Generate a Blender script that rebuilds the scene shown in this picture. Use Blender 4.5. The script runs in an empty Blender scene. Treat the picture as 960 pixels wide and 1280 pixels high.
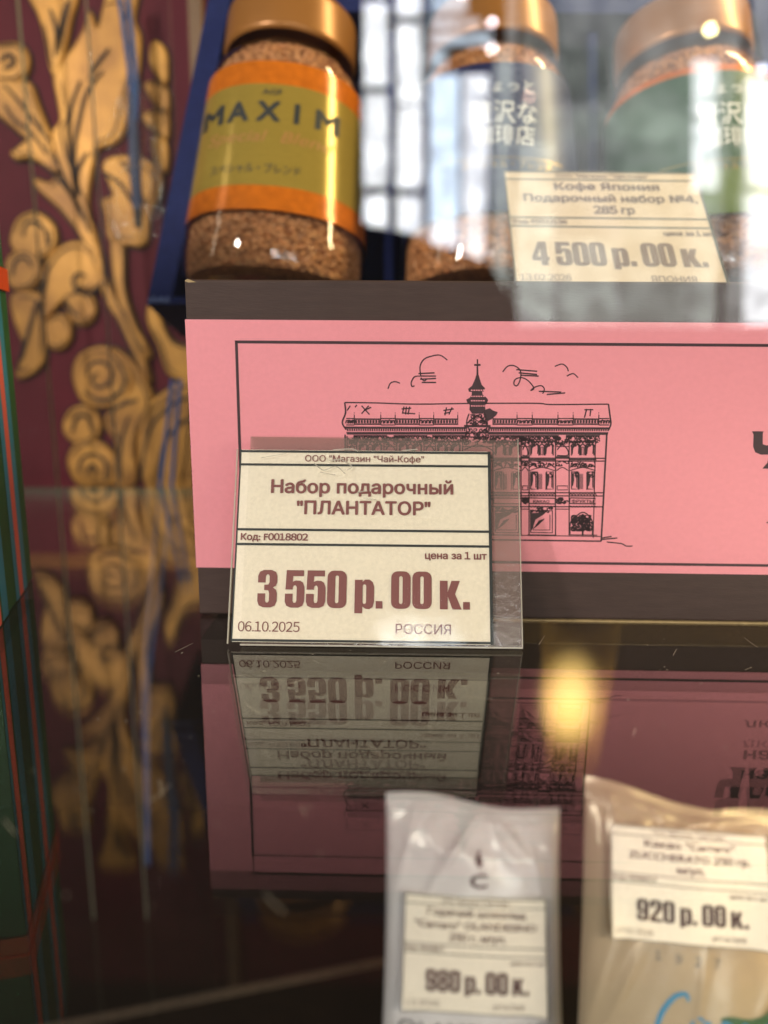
import bpy, math, random, re
from mathutils import Matrix, Vector
from mathutils.geometry import delaunay_2d_cdt
random.seed(7)
S = bpy.context.scene
COL = S.collection
R = math.radians

# ------------------------------------------------------------------ camera
cd = bpy.data.cameras.new('camera'); cam = bpy.data.objects.new('camera', cd); COL.objects.link(cam)
cam.matrix_world = Matrix.Translation((0, 0, .089)) @ Matrix.Rotation(R(90-11.9), 4, 'X') @ Matrix.Rotation(R(.4), 4, 'Z')
cd.sensor_fit = 'VERTICAL'; cd.sensor_height = 36; cd.sensor_width = 27
cd.lens = 950/1280*36
cd.clip_start = .005; cd.clip_end = 60
cd.dof.use_dof = True; cd.dof.focus_distance = .236; cd.dof.aperture_fstop = 5.4
S.camera = cam

# ------------------------------------------------------------------ world, exposure
W = bpy.data.worlds.new('World'); S.world = W; W.use_nodes = True
W.node_tree.nodes['Background'].inputs[0].default_value = (.9, .82, .74, 1)
W.node_tree.nodes['Background'].inputs[1].default_value = .06
S.view_settings.view_transform = 'Standard'; S.view_settings.look = 'None'
S.view_settings.exposure = 0; S.view_settings.gamma = 1
S.render.engine = 'CYCLES'
cy = S.cycles
cy.max_bounces = 8; cy.transparent_max_bounces = 40; cy.glossy_bounces = 5; cy.use_denoising = True
cy.sample_clamp_indirect = 6

# ------------------------------------------------------------------ lamps
def area(name, loc, target, sx, sy, power, col, along=None):
    l = bpy.data.lights.new(name, 'AREA'); l.shape = 'RECTANGLE'; l.size = sx; l.size_y = sy
    l.energy = power; l.color = col
    o = bpy.data.objects.new(name, l); COL.objects.link(o); o.location = loc
    o.rotation_euler = (Vector(target)-Vector(loc)).to_track_quat('-Z', 'Y').to_euler()
    if along:
        z = (Vector(loc)-Vector(target)).normalized(); y = Vector(along); y = (y-z*y.dot(z)).normalized()
        o.rotation_euler = Matrix((y.cross(z), y, z)).transposed().to_euler()
    return o
area('added_key_light', (-.49, -.25, .40), (-.02, .26, .06), .05, .24, 6.0, (1, .90, .82), (0, 0, 1))  # unseen key lamp added outside the cabinet to brighten box and tags
area('side_strip_light', (.48, .315, .53), (-.05, .37, .20), .055, .42, 4.2, (1, .80, .42), (-.08, .11, .30))
area('far_side_strip_light', (-.44, .22, .36), (-.05, .42, .2), .02, .30, .14, (1, .82, .6))
area('lower_strip_light', (.22, .085, -.03), (.11, .36, -.23), .25, .02, 1.0, (1, .88, .70))
area('lower_side_light', (.42, .30, -.16), (.13, .34, -.22), .03, .12, .8, (1, .76, .36))

# ------------------------------------------------------------------ material helpers
MATS = {}
def lin(c): return tuple(((x/255+.055)/1.055)**2.4 if x > 10 else x/255/12.92 for x in c)
def mat(name, col, rough=.5, metal=0, noise=0, nscale=200, bump=0, bscale=400, stretch=None, spec=.5, coat=0, col2=None):
    if name in MATS: return MATS[name]
    m = bpy.data.materials.new(name); m.use_nodes = True; nt = m.node_tree; b = nt.nodes['Principled BSDF']
    b.inputs['Base Color'].default_value = (*col, 1); b.inputs['Roughness'].default_value = rough
    b.inputs['Metallic'].default_value = metal; b.inputs['Specular IOR Level'].default_value = spec
    b.inputs['Coat Weight'].default_value = coat
    tc = nt.nodes.new('ShaderNodeTexCoord'); src = tc.outputs['Object']
    if stretch:
        mp = nt.nodes.new('ShaderNodeMapping'); mp.inputs['Scale'].default_value = stretch
        nt.links.new(src, mp.inputs[0]); src = mp.outputs[0]
    if noise or col2:
        n = nt.nodes.new('ShaderNodeTexNoise'); n.inputs['Scale'].default_value = nscale; n.inputs['Detail'].default_value = 6
        nt.links.new(src, n.inputs[0])
        r = nt.nodes.new('ShaderNodeMapRange'); r.inputs[1].default_value = .3; r.inputs[2].default_value = .7
        nt.links.new(n.outputs[0], r.inputs[0])
        mx = nt.nodes.new('ShaderNodeMix'); mx.data_type = 'RGBA'
        if col2: a, c = col, col2
        else: a, c = [x*(1-noise) for x in col], [min(1, x*(1+noise)) for x in col]
        mx.inputs[6].default_value = (*a, 1); mx.inputs[7].default_value = (*c, 1)
        nt.links.new(r.outputs[0], mx.inputs[0]); nt.links.new(mx.outputs[2], b.inputs['Base Color'])
    if bump:
        n = nt.nodes.new('ShaderNodeTexNoise'); n.inputs['Scale'].default_value = bscale; n.inputs['Detail'].default_value = 4
        nt.links.new(src, n.inputs[0])
        bp = nt.nodes.new('ShaderNodeBump'); bp.inputs['Strength'].default_value = bump; bp.inputs['Distance'].default_value = .0006
        nt.links.new(n.outputs[0], bp.inputs['Height']); nt.links.new(bp.outputs[0], b.inputs['Normal'])
    MATS[name] = m; return m

def clear(name, tint=(1, 1, 1), pw=5, haze=0, hazecol=(.8, .8, .8), rough=0, bump=0, bscale=60, f0=.04, bdist=.001, stretch=None):
    """thin clear sheet: straight-through transmission plus a Schlick reflection, and optionally a milky share"""
    if name in MATS: return MATS[name]
    m = bpy.data.materials.new(name); m.use_nodes = True; nt = m.node_tree; N = nt.nodes; L = nt.links
    N.remove(N['Principled BSDF']); out = N['Material Output']
    geo = N.new('ShaderNodeNewGeometry')
    dot = N.new('ShaderNodeVectorMath'); dot.operation = 'DOT_PRODUCT'
    L.new(geo.outputs['Normal'], dot.inputs[0]); L.new(geo.outputs['Incoming'], dot.inputs[1])
    def mth(op, a, b=None):
        n = N.new('ShaderNodeMath'); n.operation = op
        for i, x in enumerate((a, b)):
            if x is None: continue
            if isinstance(x, (int, float)): n.inputs[i].default_value = x
            else: L.new(x, n.inputs[i])
        return n.outputs[0]
    k = mth('POWER', mth('SUBTRACT', 1, mth('ABSOLUTE', dot.outputs['Value'])), pw)
    fr = mth('ADD', mth('MULTIPLY', k, 1-f0), f0)
    tr = N.new('ShaderNodeBsdfTransparent'); tr.inputs[0].default_value = (*tint, 1)
    gl = N.new('ShaderNodeBsdfGlossy'); gl.inputs['Roughness'].default_value = rough; gl.inputs['Color'].default_value = (1, 1, 1, 1)
    if bump:
        tc = N.new('ShaderNodeTexCoord'); src = tc.outputs['Object']
        if stretch:
            mp = N.new('ShaderNodeMapping'); mp.inputs['Scale'].default_value = stretch; L.new(src, mp.inputs[0]); src = mp.outputs[0]
        n = N.new('ShaderNodeTexNoise'); n.inputs['Scale'].default_value = bscale; L.new(src, n.inputs[0])
        bp = N.new('ShaderNodeBump'); bp.inputs['Strength'].default_value = bump; bp.inputs['Distance'].default_value = bdist
        L.new(n.outputs[0], bp.inputs['Height']); L.new(bp.outputs[0], gl.inputs['Normal'])
    base = tr.outputs[0]
    if haze:
        df = N.new('ShaderNodeBsdfDiffuse'); df.inputs[0].default_value = (*hazecol, 1)
        mx = N.new('ShaderNodeMixShader'); mx.inputs[0].default_value = haze
        L.new(base, mx.inputs[1]); L.new(df.outputs[0], mx.inputs[2]); base = mx.outputs[0]
    mx = N.new('ShaderNodeMixShader'); L.new(fr, mx.inputs[0]); L.new(base, mx.inputs[1]); L.new(gl.outputs[0], mx.inputs[2])
    L.new(mx.outputs[0], out.inputs[0]); MATS[name] = m; return m

def glow(name, col, s, vary=0, vscale=6):
    if name in MATS: return MATS[name]
    m = bpy.data.materials.new(name); m.use_nodes = True; nt = m.node_tree
    nt.nodes.remove(nt.nodes['Principled BSDF']); e = nt.nodes.new('ShaderNodeEmission')
    e.inputs[0].default_value = (*col, 1); e.inputs[1].default_value = s
    if vary:
        tc = nt.nodes.new('ShaderNodeTexCoord'); n = nt.nodes.new('ShaderNodeTexNoise'); n.inputs['Scale'].default_value = vscale
        n.inputs['Detail'].default_value = 3
        nt.links.new(tc.outputs['Object'], n.inputs[0]); r = nt.nodes.new('ShaderNodeMapRange')
        r.inputs[1].default_value = .35; r.inputs[2].default_value = .65; r.inputs[3].default_value = s*(1-vary); r.inputs[4].default_value = s*(1+vary*.5)
        nt.links.new(n.outputs[0], r.inputs[0]); nt.links.new(r.outputs[0], e.inputs[1])
    nt.links.new(e.outputs[0], nt.nodes['Material Output'].inputs[0]); MATS[name] = m; return m

# ------------------------------------------------------------------ mesh helpers (local units: millimetres)
class MB:
    def __init__(s, warp=None): s.v = []; s.f = []; s.m = []; s.warp = warp; s.sm = []
    def add(s, vs, fs, mi=0, smooth=False):
        k = len(s.v)
        s.v += [tuple(s.warp(*p)) if s.warp else tuple(p) for p in vs]
        s.f += [tuple(i+k for i in f) for f in fs]; s.m += [mi]*len(fs); s.sm += [smooth]*len(fs)
    def box(s, x0, x1, y0, y1, z0, z1, mi=0):
        s.add([(x, y, z) for z in (z0, z1) for y in (y0, y1) for x in (x0, x1)],
              [(0, 2, 3, 1), (4, 5, 7, 6), (0, 1, 5, 4), (2, 6, 7, 3), (0, 4, 6, 2), (1, 3, 7, 5)], mi)
    def rect(s, x0, x1, y0, y1, z, mi=0, n=1):
        vs = []; fs = []
        for i in range(n+1):
            x = x0+(x1-x0)*i/n; vs += [(x, y0, z), (x, y1, z)]
            if i: fs.append((2*i-2, 2*i, 2*i+1, 2*i-1))
        s.add(vs, fs, mi)
    def grid(s, fn, nu, nv, mi=0, smooth=True, closed=False, mfn=None):
        vs = [fn(i/nu, j/nv) for j in range(nv+1) for i in range(nu+(0 if closed else 1))]
        w = nu if closed else nu+1
        fs = []
        for j in range(nv):
            for i in range(nu): fs.append((j*w+i, j*w+(i+1) % w, (j+1)*w+(i+1) % w, (j+1)*w+i))
        k = len(s.m); s.add(vs, fs, mi, smooth)
        if mfn:
            for j in range(nv):
                for i in range(nu): s.m[k+j*nu+i] = mfn((i+.5)/nu, (j+.5)/nv)
    def stroke(s, pts, w, z, mi=0, taper=False):
        """a flat pen line of width w along pts"""
        n = len(pts)
        if n < 2: return
        vs = []; fs = []
        for i, p in enumerate(pts):
            a = pts[max(i-1, 0)]; b = pts[min(i+1, n-1)]
            dx, dy = b[0]-a[0], b[1]-a[1]; l = math.hypot(dx, dy) or 1
            ww = w*(.35+.65*math.sin(math.pi*(.12+.76*i/(n-1)))) if taper else w
            vs += [(p[0]-dy/l*ww/2, p[1]+dx/l*ww/2, z), (p[0]+dy/l*ww/2, p[1]-dx/l*ww/2, z)]
            if i: fs.append((2*i-2, 2*i-1, 2*i+1, 2*i))
        s.add(vs, fs, mi)
    def tube(s, pts, r, mi=0, n=10):
        P = [Vector(p) for p in pts]; vs = []; fs = []
        for i, p in enumerate(P):
            d = (P[min(i+1, len(P)-1)]-P[max(i-1, 0)]).normalized()
            a = d.orthogonal().normalized() if i == 0 else (a-d*a.dot(d)).normalized()
            b = d.cross(a)
            rr = r[i] if isinstance(r, (list, tuple)) else r
            vs += [tuple(p+(a*math.cos(t)+b*math.sin(t))*rr) for t in [2*math.pi*k/n for k in range(n)]]
            if i:
                for k in range(n): fs.append(((i-1)*n+k, (i-1)*n+(k+1) % n, i*n+(k+1) % n, i*n+k))
        fs.append(tuple(range(n))[::-1]); fs.append(tuple(range(len(vs)-n, len(vs))))
        s.add(vs, fs, mi, True)
    def flat(s, geo, z, mi=0, fn=None):
        vs, fs = geo
        s.add([((*fn(x, y), z) if fn else (x, y, z)) for x, y in vs], fs, mi)
    def text(s, body, u0, u1, base, cap, z, mi=0, bold=0, fn=None, shear=0, split=0):
        """lettering fitted between u0 and u1 on a base line, capital height cap"""
        vs, fs = text_geo(body); xs = [p[0] for p in vs]; a, b = min(xs), max(xs); e = bold*.8
        for k, (dx, dy) in enumerate(((0, 0), (-1, .4), (1, -.4), (-1, -.4), (1, .4), (.5, 1), (-.5, -1)) if bold > 0 else ((0, 0),)):
            q = [(u0+(x+dx*e-a)/(b-a)*(u1-u0)+shear*y*cap/.727, base+(y+dy*e)*cap/.727) for x, y in vs]
            s.add([((*fn(x, y), z+.012*k) if fn else (x, y, z+.012*k)) for x, y in q], fs, mi)
    def build(s, name, mats, parent=None):
        me = bpy.data.meshes.new(name)
        me.from_pydata([(x*.001, y*.001, z*.001) for x, y, z in s.v], [], s.f)
        for m in (mats if isinstance(mats, (list, tuple)) else [mats]): me.materials.append(m)
        me.polygons.foreach_set('material_index', s.m); me.polygons.foreach_set('use_smooth', s.sm); me.update()
        o = bpy.data.objects.new(name, me); COL.objects.link(o)
        if parent: o.parent = parent
        return o

def curve_geo(splines, extrude=0, bevel=0, offset=0, res=2):
    c = bpy.data.curves.new('outline', 'CURVE'); c.dimensions = '2D'; c.fill_mode = 'BOTH' if extrude or bevel else 'FRONT'
    c.extrude = extrude; c.bevel_depth = bevel; c.offset = offset; c.bevel_resolution = res
    for pts in splines:
        sp = c.splines.new('POLY'); sp.points.add(len(pts)-1)
        for i, p in enumerate(pts): sp.points[i].co = (p[0], p[1], 0, 1)
        sp.use_cyclic_u = True
    o = bpy.data.objects.new('outline', c); COL.objects.link(o)
    me = bpy.data.meshes.new_from_object(o.evaluated_get(bpy.context.evaluated_depsgraph_get()))
    vs = [tuple(v.co) for v in me.vertices]; fs = [tuple(p.vertices) for p in me.polygons]
    bpy.data.objects.remove(o); bpy.data.curves.remove(c); bpy.data.meshes.remove(me)
    return vs, fs
TG = {}
def text_run(body):
    """letter outlines filled by the non-zero winding rule (overlapping contours of one letter merge)"""
    if body in TG: return TG[body]
    c = bpy.data.curves.new('text', 'FONT'); c.body = body; c.resolution_u = 3; c.fill_mode = 'NONE'
    o = bpy.data.objects.new('text', c); COL.objects.link(o)
    me = bpy.data.meshes.new_from_object(o.evaluated_get(bpy.context.evaluated_depsgraph_get()))
    P = [(v.co.x, v.co.y) for v in me.vertices]; E = sorted(tuple(e.vertices) for e in me.edges)
    bpy.data.objects.remove(o); bpy.data.curves.remove(c); bpy.data.meshes.remove(me)
    nx = {}
    for a, b in E: nx.setdefault(a, []).append(b); nx.setdefault(b, []).append(a)
    loops = []; seen = set()
    for s in range(len(P)):
        if s in seen or s not in nx: continue
        lp = [s]; seen.add(s); cur = s+1 if s+1 in nx[s] else nx[s][0]
        while cur not in seen:
            lp.append(cur); seen.add(cur); q = [k for k in nx[cur] if k not in seen]
            if not q: break
            cur = q[0]
        if len(lp) > 2: loops.append([P[i] for i in lp])
    # contours that overlap in x belong to one letter
    loops.sort(key=lambda l: min(p[0] for p in l)); groups = []
    for l in loops:
        a = min(p[0] for p in l); b = max(p[0] for p in l)
        if groups and a < groups[-1][1]-1e-4: groups[-1][0].append(l); groups[-1][1] = max(b, groups[-1][1])
        else: groups.append([[l], b])
    V = []; F = []
    for ls, _ in groups:
        pts = [Vector(p) for l in ls for p in l]; ed = []; k = 0
        for l in ls: ed += [(k+i, k+(i+1) % len(l)) for i in range(len(l))]; k += len(l)
        r = delaunay_2d_cdt(pts, ed, [], 0, 1e-5); vs = r[0]; n0 = len(V)
        V += [(p.x, p.y) for p in vs]
        for t in r[2]:
            cx = sum(vs[i].x for i in t)/len(t); cyy = sum(vs[i].y for i in t)/len(t); wn = 0
            for l in ls:
                for i in range(len(l)):
                    (x0, y0), (x1, y1) = l[i-1], l[i]
                    if (y0 <= cyy) != (y1 <= cyy):
                        x = x0+(cyy-y0)/(y1-y0)*(x1-x0)
                        if x > cx: wn += 1 if y1 > y0 else -1
            if wn: F.append(tuple(n0+i for i in t))
    TG[body] = V, F; return V, F
def text_geo(body):
    """runs of letters, with sans numerals set one by one"""
    V = []; F = []; cur = 0
    for run in re.findall(r'\d|[^\d]+', body):
        lead = len(run)-len(run.lstrip()); trail = len(run)-len(run.rstrip())
        if not run.strip(): cur += .27*len(run); continue
        dig = run.isdigit(); vs, fs = text_run(chr(0xFF10+int(run)) if dig else run.strip())
        a = min(p[0] for p in vs); b = max(p[0] for p in vs); n = len(V)
        if dig: off = cur+.29-(a+b)/2 if run != '1' else cur+.26-(a+b)/2; nxt = cur+.58
        else: off = cur+.27*lead+.05-a; nxt = cur+.27*lead+.05+(b-a)+.06+.27*trail
        V += [(x+off, y) for x, y in vs]; F += [tuple(i+n for i in f) for f in fs]; cur = nxt
    return V, F
def smooth_loop(p, n=5):
    o = []; k = len(p)
    for i in range(k):
        a, b, c, d = p[i-1], p[i], p[(i+1) % k], p[(i+2) % k]
        for j in range(n):
            t = j/n
            o.append(tuple(.5*(2*b[x]+(c[x]-a[x])*t+(2*a[x]-5*b[x]+4*c[x]-d[x])*t*t+(3*b[x]-a[x]-3*c[x]+d[x])*t**3) for x in (0, 1)))
    return o
def smooth_line(p, n=6):
    o = []; k = len(p)
    for i in range(k-1):
        a, b, c, d = p[max(i-1, 0)], p[i], p[i+1], p[min(i+2, k-1)]
        for j in range(n):
            t = j/n
            o.append(tuple(.5*(2*b[x]+(c[x]-a[x])*t+(2*a[x]-5*b[x]+4*c[x]-d[x])*t*t+(3*b[x]-a[x]-3*c[x]+d[x])*t**3) for x in range(len(b))))
    o.append(tuple(p[-1])); return o
def frame(o, ux, uy):
    ux = Vector(ux).normalized(); uz = ux.cross(Vector(uy)).normalized(); uy = uz.cross(ux)
    m = Matrix((ux, uy, uz)).transposed().to_4x4(); m.translation = Vector(o); return m
def thing(name, label, cat, mtx, group=None):
    o = bpy.data.objects.new(name, None); COL.objects.link(o); o.empty_display_size = .02
    o.matrix_world = mtx; o['label'] = label; o['category'] = cat
    if group: o['group'] = group
    return o
def structure(o): o['kind'] = 'structure'; return o
def hom(H, p):
    x, y = p; w = H[6]*x+H[7]*y+1
    return ((H[0]*x+H[1]*y+H[2])/w, (H[3]*x+H[4]*y+H[5])/w)
WORLD = Matrix.Identity(4)
UP = (0, 0, 1)

# ------------------------------------------------------------------ heavy condensed price figures (outlines, cap height 1)
RR = lambda x0, x1, y0, y1, r, ry=None: [(x0+r-r*math.cos(t)*1, y0+(ry or r)-(ry or r)*math.sin(t)) for t in [i*math.pi/8 for i in range(5)]] + \
    [(x1-r+r*math.sin(t), y0+(ry or r)-(ry or r)*math.cos(t)) for t in [i*math.pi/8 for i in range(5)]] + \
    [(x1-r+r*math.cos(t), y1-(ry or r)+(ry or r)*math.sin(t)) for t in [i*math.pi/8 for i in range(5)]] + \
    [(x0+r-r*math.sin(t), y1-(ry or r)+(ry or r)*math.cos(t)) for t in [i*math.pi/8 for i in range(5)]]
SLOT = lambda y0, y1: RR(.245, .355, y0, y1, .054, .05)
GL = {
 '0': (.6, [RR(0, .6, 0, 1, .2, .17), SLOT(.13, .87)]),
 '5': (.6, [[(.03,1),(.57,1),(.57,.84),(.24,.84),(.23,.69),(.32,.725),(.46,.72),(.55,.67),(.6,.55),(.6,.17),(.55,.05),(.42,0),(.18,0),(.05,.05),(0,.16),(0,.37),(.24,.37),(.24,.18),(.27,.13),(.33,.13),(.36,.18),(.36,.54),(.33,.59),(.27,.59),(.24,.54),(.24,.48),(.01,.48)]]),
 '3': (.6, [[(0,.66),(0,.84),(.05,.95),(.18,1),(.42,1),(.55,.95),(.6,.83),(.6,.67),(.56,.58),(.47,.53),(.57,.47),(.6,.37),(.6,.17),(.55,.05),(.42,0),(.18,0),(.05,.05),(0,.17),(0,.37),(.24,.37),(.24,.18),(.27,.13),(.33,.13),(.36,.18),(.36,.38),(.33,.45),(.2,.46),(.2,.6),(.33,.61),(.36,.67),(.36,.83),(.33,.88),(.27,.88),(.24,.83),(.24,.66)]]),
 '4': (.64, [[(.26,1),(.56,1),(.56,.36),(.63,.36),(.63,.2),(.56,.2),(.56,0),(.32,0),(.32,.2),(-.01,.2),(-.01,.36)], [(.32,.36),(.32,.74),(.18,.36)]]),
 '8': (.6, [[(.03,.67),(0,.74),(0,.85),(.05,.95),(.18,1),(.42,1),(.55,.95),(.6,.85),(.6,.72),(.57,.6),(.49,.53),(.57,.47),(.6,.38),(.6,.17),(.55,.05),(.42,0),(.18,0),(.05,.05),(0,.17),(0,.38),(.03,.47),(.11,.53),(.03,.6)], SLOT(.6,.88), SLOT(.13,.46)]),
 '9': (.6, [[(0,.53),(0,.84),(.05,.95),(.18,1),(.42,1),(.55,.95),(.6,.84),(.6,.17),(.55,.05),(.42,0),(.18,0),(.05,.05),(0,.17),(0,.32),(.24,.32),(.24,.18),(.27,.13),(.33,.13),(.36,.18),(.36,.38),(.28,.35),(.13,.36),(.03,.43)], SLOT(.48,.88)]),
 '2': (.6, [[(0,.64),(0,.83),(.05,.95),(.18,1),(.42,1),(.55,.95),(.6,.83),(.6,.68),(.56,.55),(.28,.2),(.28,.17),(.6,.17),(.6,0),(0,0),(0,.16),(.3,.53),(.36,.66),(.36,.83),(.33,.88),(.27,.88),(.24,.83),(.24,.64)]]),
 'р': (.6, [[(0,.76),(.24,.76),(.24,.7),(.32,.77),(.46,.77),(.56,.7),(.6,.58),(.6,.17),(.56,.04),(.46,-.02),(.34,-.01),(.24,.05),(.24,-.13),(0,-.13)], SLOT(.12,.64)]),
 'к': (.66, [[(0,.76),(.24,.76),(.24,.45),(.36,.76),(.62,.76),(.47,.41),(.67,0),(.39,0),(.24,.34),(.24,0),(0,0)]]),
 '.': (.22, [[(0,0),(.21,0),(.21,.2),(0,.2)]]),
}
GG = {}
def price_text(mb, body, u0, u1, base, cap, z, mi):
    adv = []; x = 0
    for ch in body:
        if ch == ' ': x += .2; continue
        adv.append((ch, x)); x += GL[ch][0]+.055
    x -= .055; k = (u1-u0)/x
    for ch, a in adv:
        if ch not in GG: GG[ch] = curve_geo(GL[ch][1])
        vs, fs = GG[ch]
        mb.add([(u0+(a+p[0])*k, base+p[1]*cap, z) for p in vs], fs, mi)

# ------------------------------------------------------------------ materials
M = dict(
 cream=mat('cream_card', (.84, .755, .61), .75, noise=.05, nscale=900, bump=.12, bscale=1500),
 ink=mat('black_ink', (.022, .026, .026), .6),
 maroon=mat('maroon_ink', (.22, .070, .066), .6), darkmaroon=mat('dark_maroon_ink', (.085, .035, .038), .6), faded=mat('faded_ink', (.16, .10, .08), .6), darkcream=mat('dark_cream_card', (.60, .49, .36), .75, noise=.05, nscale=900),  # last card colour is a darker tone of the cream card
 pink=mat('pink_paper', (.82, .287, .333), .62, noise=.025, nscale=700, bump=.08, bscale=1800),
 print_=mat('dark_brown_print', (.045, .018, .024), .6),
 box=mat('brown_grained_board', (.060, .036, .031), .6, spec=.25, noise=.10, nscale=260, bump=.22, bscale=900, stretch=(.35, 2.2, 1)),
 kraft=mat('gilt_board_edge', (.40, .28, .13), .6, noise=.15, nscale=500),
 blue=mat('blue_board', (.012, .020, .095), .7, spec=.2, noise=.1, nscale=300, bump=.2),
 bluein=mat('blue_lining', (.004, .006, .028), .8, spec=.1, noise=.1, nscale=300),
 worn=mat('worn_blue_edge', (.10, .13, .26), .9),
 lid=mat('bronze_plastic', (.38, .16, .038), .32, noise=.05, nscale=30, spec=.5, metal=.25),
 gold=mat('gold_label_foil', (.42, .295, .055), .17, metal=.3, noise=.05, nscale=200, bump=.05, bscale=900, stretch=(1, 6, 1)),
 orange=mat('orange_label_foil', (.66, .17, .012), .18, metal=.15, noise=.14, nscale=260, bump=.1, bscale=700),
 navy=mat('navy_label', (.018, .024, .085), .4, noise=.1),
 green=mat('green_label', (.014, .075, .026), .4, noise=.15, nscale=60),
 lime=mat('olive_label', (.10, .16, .018), .4),
 paleink=mat('white_ink', (.75, .75, .72), .5),
 goldink=mat('gold_ink', (.55, .38, .12), .35, metal=.5),
 coffee=mat('coffee_granules', (.22, .080, .025), .55, col2=(.80, .40, .17), nscale=420, bump=1, bscale=500),
 brass=mat('brass', (.55, .36, .10), .3, metal=1),
 dark=mat('dark_wood', (.011, .0055, .0022), .6, spec=.15, noise=.25, nscale=40, bump=.2, stretch=(1, 8, 8)),
 black=mat('black_plastic', (.012, .012, .013), .4),
 relief=mat('gilt_relief', (.29, .125, .028), .48, col2=(.70, .35, .068), nscale=30, bump=.4, bscale=130, metal=.3),
 burg=mat('burgundy_board', (.125, .014, .025), .6, spec=.2, noise=.12, nscale=20, bump=.15),
 outline=mat('dark_contour_and_shading', (.035, .017, .010), .7),
 tan=mat('tan_wood_edge', (.19, .11, .06), .6, noise=.15, nscale=60),
 bottle=mat('dark_green_board', (.018, .11, .03), .5, noise=.1),
 teal=mat('teal_band', (.03, .24, .38), .45),
 red=mat('red_band', (.75, .14, .10), .45),
 tape=mat('orange_tape', (.75, .085, .008), .4, noise=.05),
 cord=mat('blue_cord', (.035, .10, .30), .6, noise=.2, nscale=800),
 slate=mat('slate_blue_pouch', (.045, .06, .13), .5, noise=.3, nscale=150),
 lilac=mat('white_bag_film', (.69, .66, .71), .22, noise=.05, nscale=30, bump=.5, bscale=60, spec=.8),
 sand=mat('cream_bag_film', (.45, .35, .25), .27, metal=.15, noise=.06, nscale=25, bump=.5, bscale=55, spec=.8),
 tagwhite=mat('pale_card', (.86, .78, .71), .7, noise=.03),
 greyink=mat('grey_ink', (.13, .13, .14), .6),
 bagblue=mat('blue_script_ink', (.05, .22, .42), .5),
 baggreen=mat('bag_green_print', (.045, .10, .05), .45, noise=.2, nscale=50),
 edge=mat('glass_edge', (.23, .26, .24), .35, noise=.1),
 dust=mat('pale_dust', (.42, .38, .32), .9),
 shelfedge=mat('shelf_edge_green', (.10, .16, .11), .3),
)
GLASS = clear('shelf_glass', (.93, .94, .92), f0=.010, pw=3.7)
PANE = clear('pane_glass', (.98, .985, .98))
JAR = clear('jar_glass', (.97, .97, .96), bump=.35, bscale=55, f0=.05)
FILM = clear('clear_film', (.98, .98, .97), rough=.06, bump=.15, bscale=40, f0=.03)
MILKY = clear('milky_plastic', (.86, .84, .82), haze=.17, hazecol=(.66, .50, .46), rough=.15, bump=.2, bscale=300)
CRINKLE = clear('crinkled_cellophane', (.97, .97, .97), rough=.03, bump=1.0, bdist=.006, f0=.022, bscale=110)

# ================================================================== the cabinet: shelf, panes, panel, floor
def slab(name, label, cat, x0, x1, y0, y1, z0, z1, m, em, edge_faces, group=None):
    t = thing(name, label, cat, Matrix.Translation((0, 0, 0)), group)
    b = MB(); b.box(x0, x1, y0, y1, z0, z1); b.m[:] = [1 if i in edge_faces else 0 for i in range(6)]
    if name == 'glass_shelf':
        rr = random.Random(3)
        for k in range(120):
            x, y, a = rr.uniform(-90, 150), rr.uniform(105, 240), rr.uniform(0, 6.3); l = rr.uniform(.1, .35) if k % 5 else rr.uniform(1.2, 4.5); w = .06+.08*rr.random() if k % 5 else .05
            c, q = math.cos(a), math.sin(a); b.add([(x-c*l-q*w, y-q*l+c*w, .03), (x-c*l+q*w, y-q*l-c*w, .03), (x+c*l+q*w, y+q*l-c*w, .03), (x+c*l-q*w, y+q*l+c*w, .03)], [(0, 1, 2, 3)], 2)
    b.build('glass_sheet', [m, em, M['dust']], t); return t
slab('glass_shelf', 'clear glass shelf mirroring the pink gift box and the large price tag', 'glass shelf', -420, 420, 76, 493, -3.8, 0, GLASS, M['shelfedge'], (3,))
slab('front_pane', 'clear upright glass front pane reflecting a bright window at upper right', 'glass pane', -700, 700, 62, 67, -420, 700, PANE, M['edge'], ())
slab('sliding_pane', 'upright glass pane at far left, its grey edge crossing the scrolls', 'glass pane', -420, -217, 496, 500, -420, 420, PANE, M['edge'], (5,), 'upright glass panes before the carved panel')
slab('sliding_pane', 'narrow upright glass pane before the tall golden leaf and blue cord', 'glass pane', -177, -128, 496, 500, -420, 420, PANE, M['edge'], (4,), 'upright glass panes before the carved panel')
f = MB(); f.box(-700, 700, 70, 800, -352, -332); structure(f.build('lower_floor', M['dark']))
f = MB(); f.box(-700, 700, 640, 652, -332, 700); structure(f.build('back_wall', M['dark']))
f = MB(); f.add([(-235, 392, -331.6), (20, 459, -331.6), (20, 463, -331.6), (-235, 396, -331.6), (-235, 392, -327), (20, 459, -327), (20, 463, -327), (-235, 396, -327)],
      [(0, 3, 2, 1), (4, 5, 6, 7), (0, 1, 5, 4), (1, 2, 6, 5), (2, 3, 7, 6), (3, 0, 4, 7)])
o = f.build('edging_strip', mat('dull_edging', (.075, .05, .034), .5, noise=.2)); o['label'] = 'thin pale edging strip lying across the dark lower floor'; o['category'] = 'trim strip'

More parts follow.
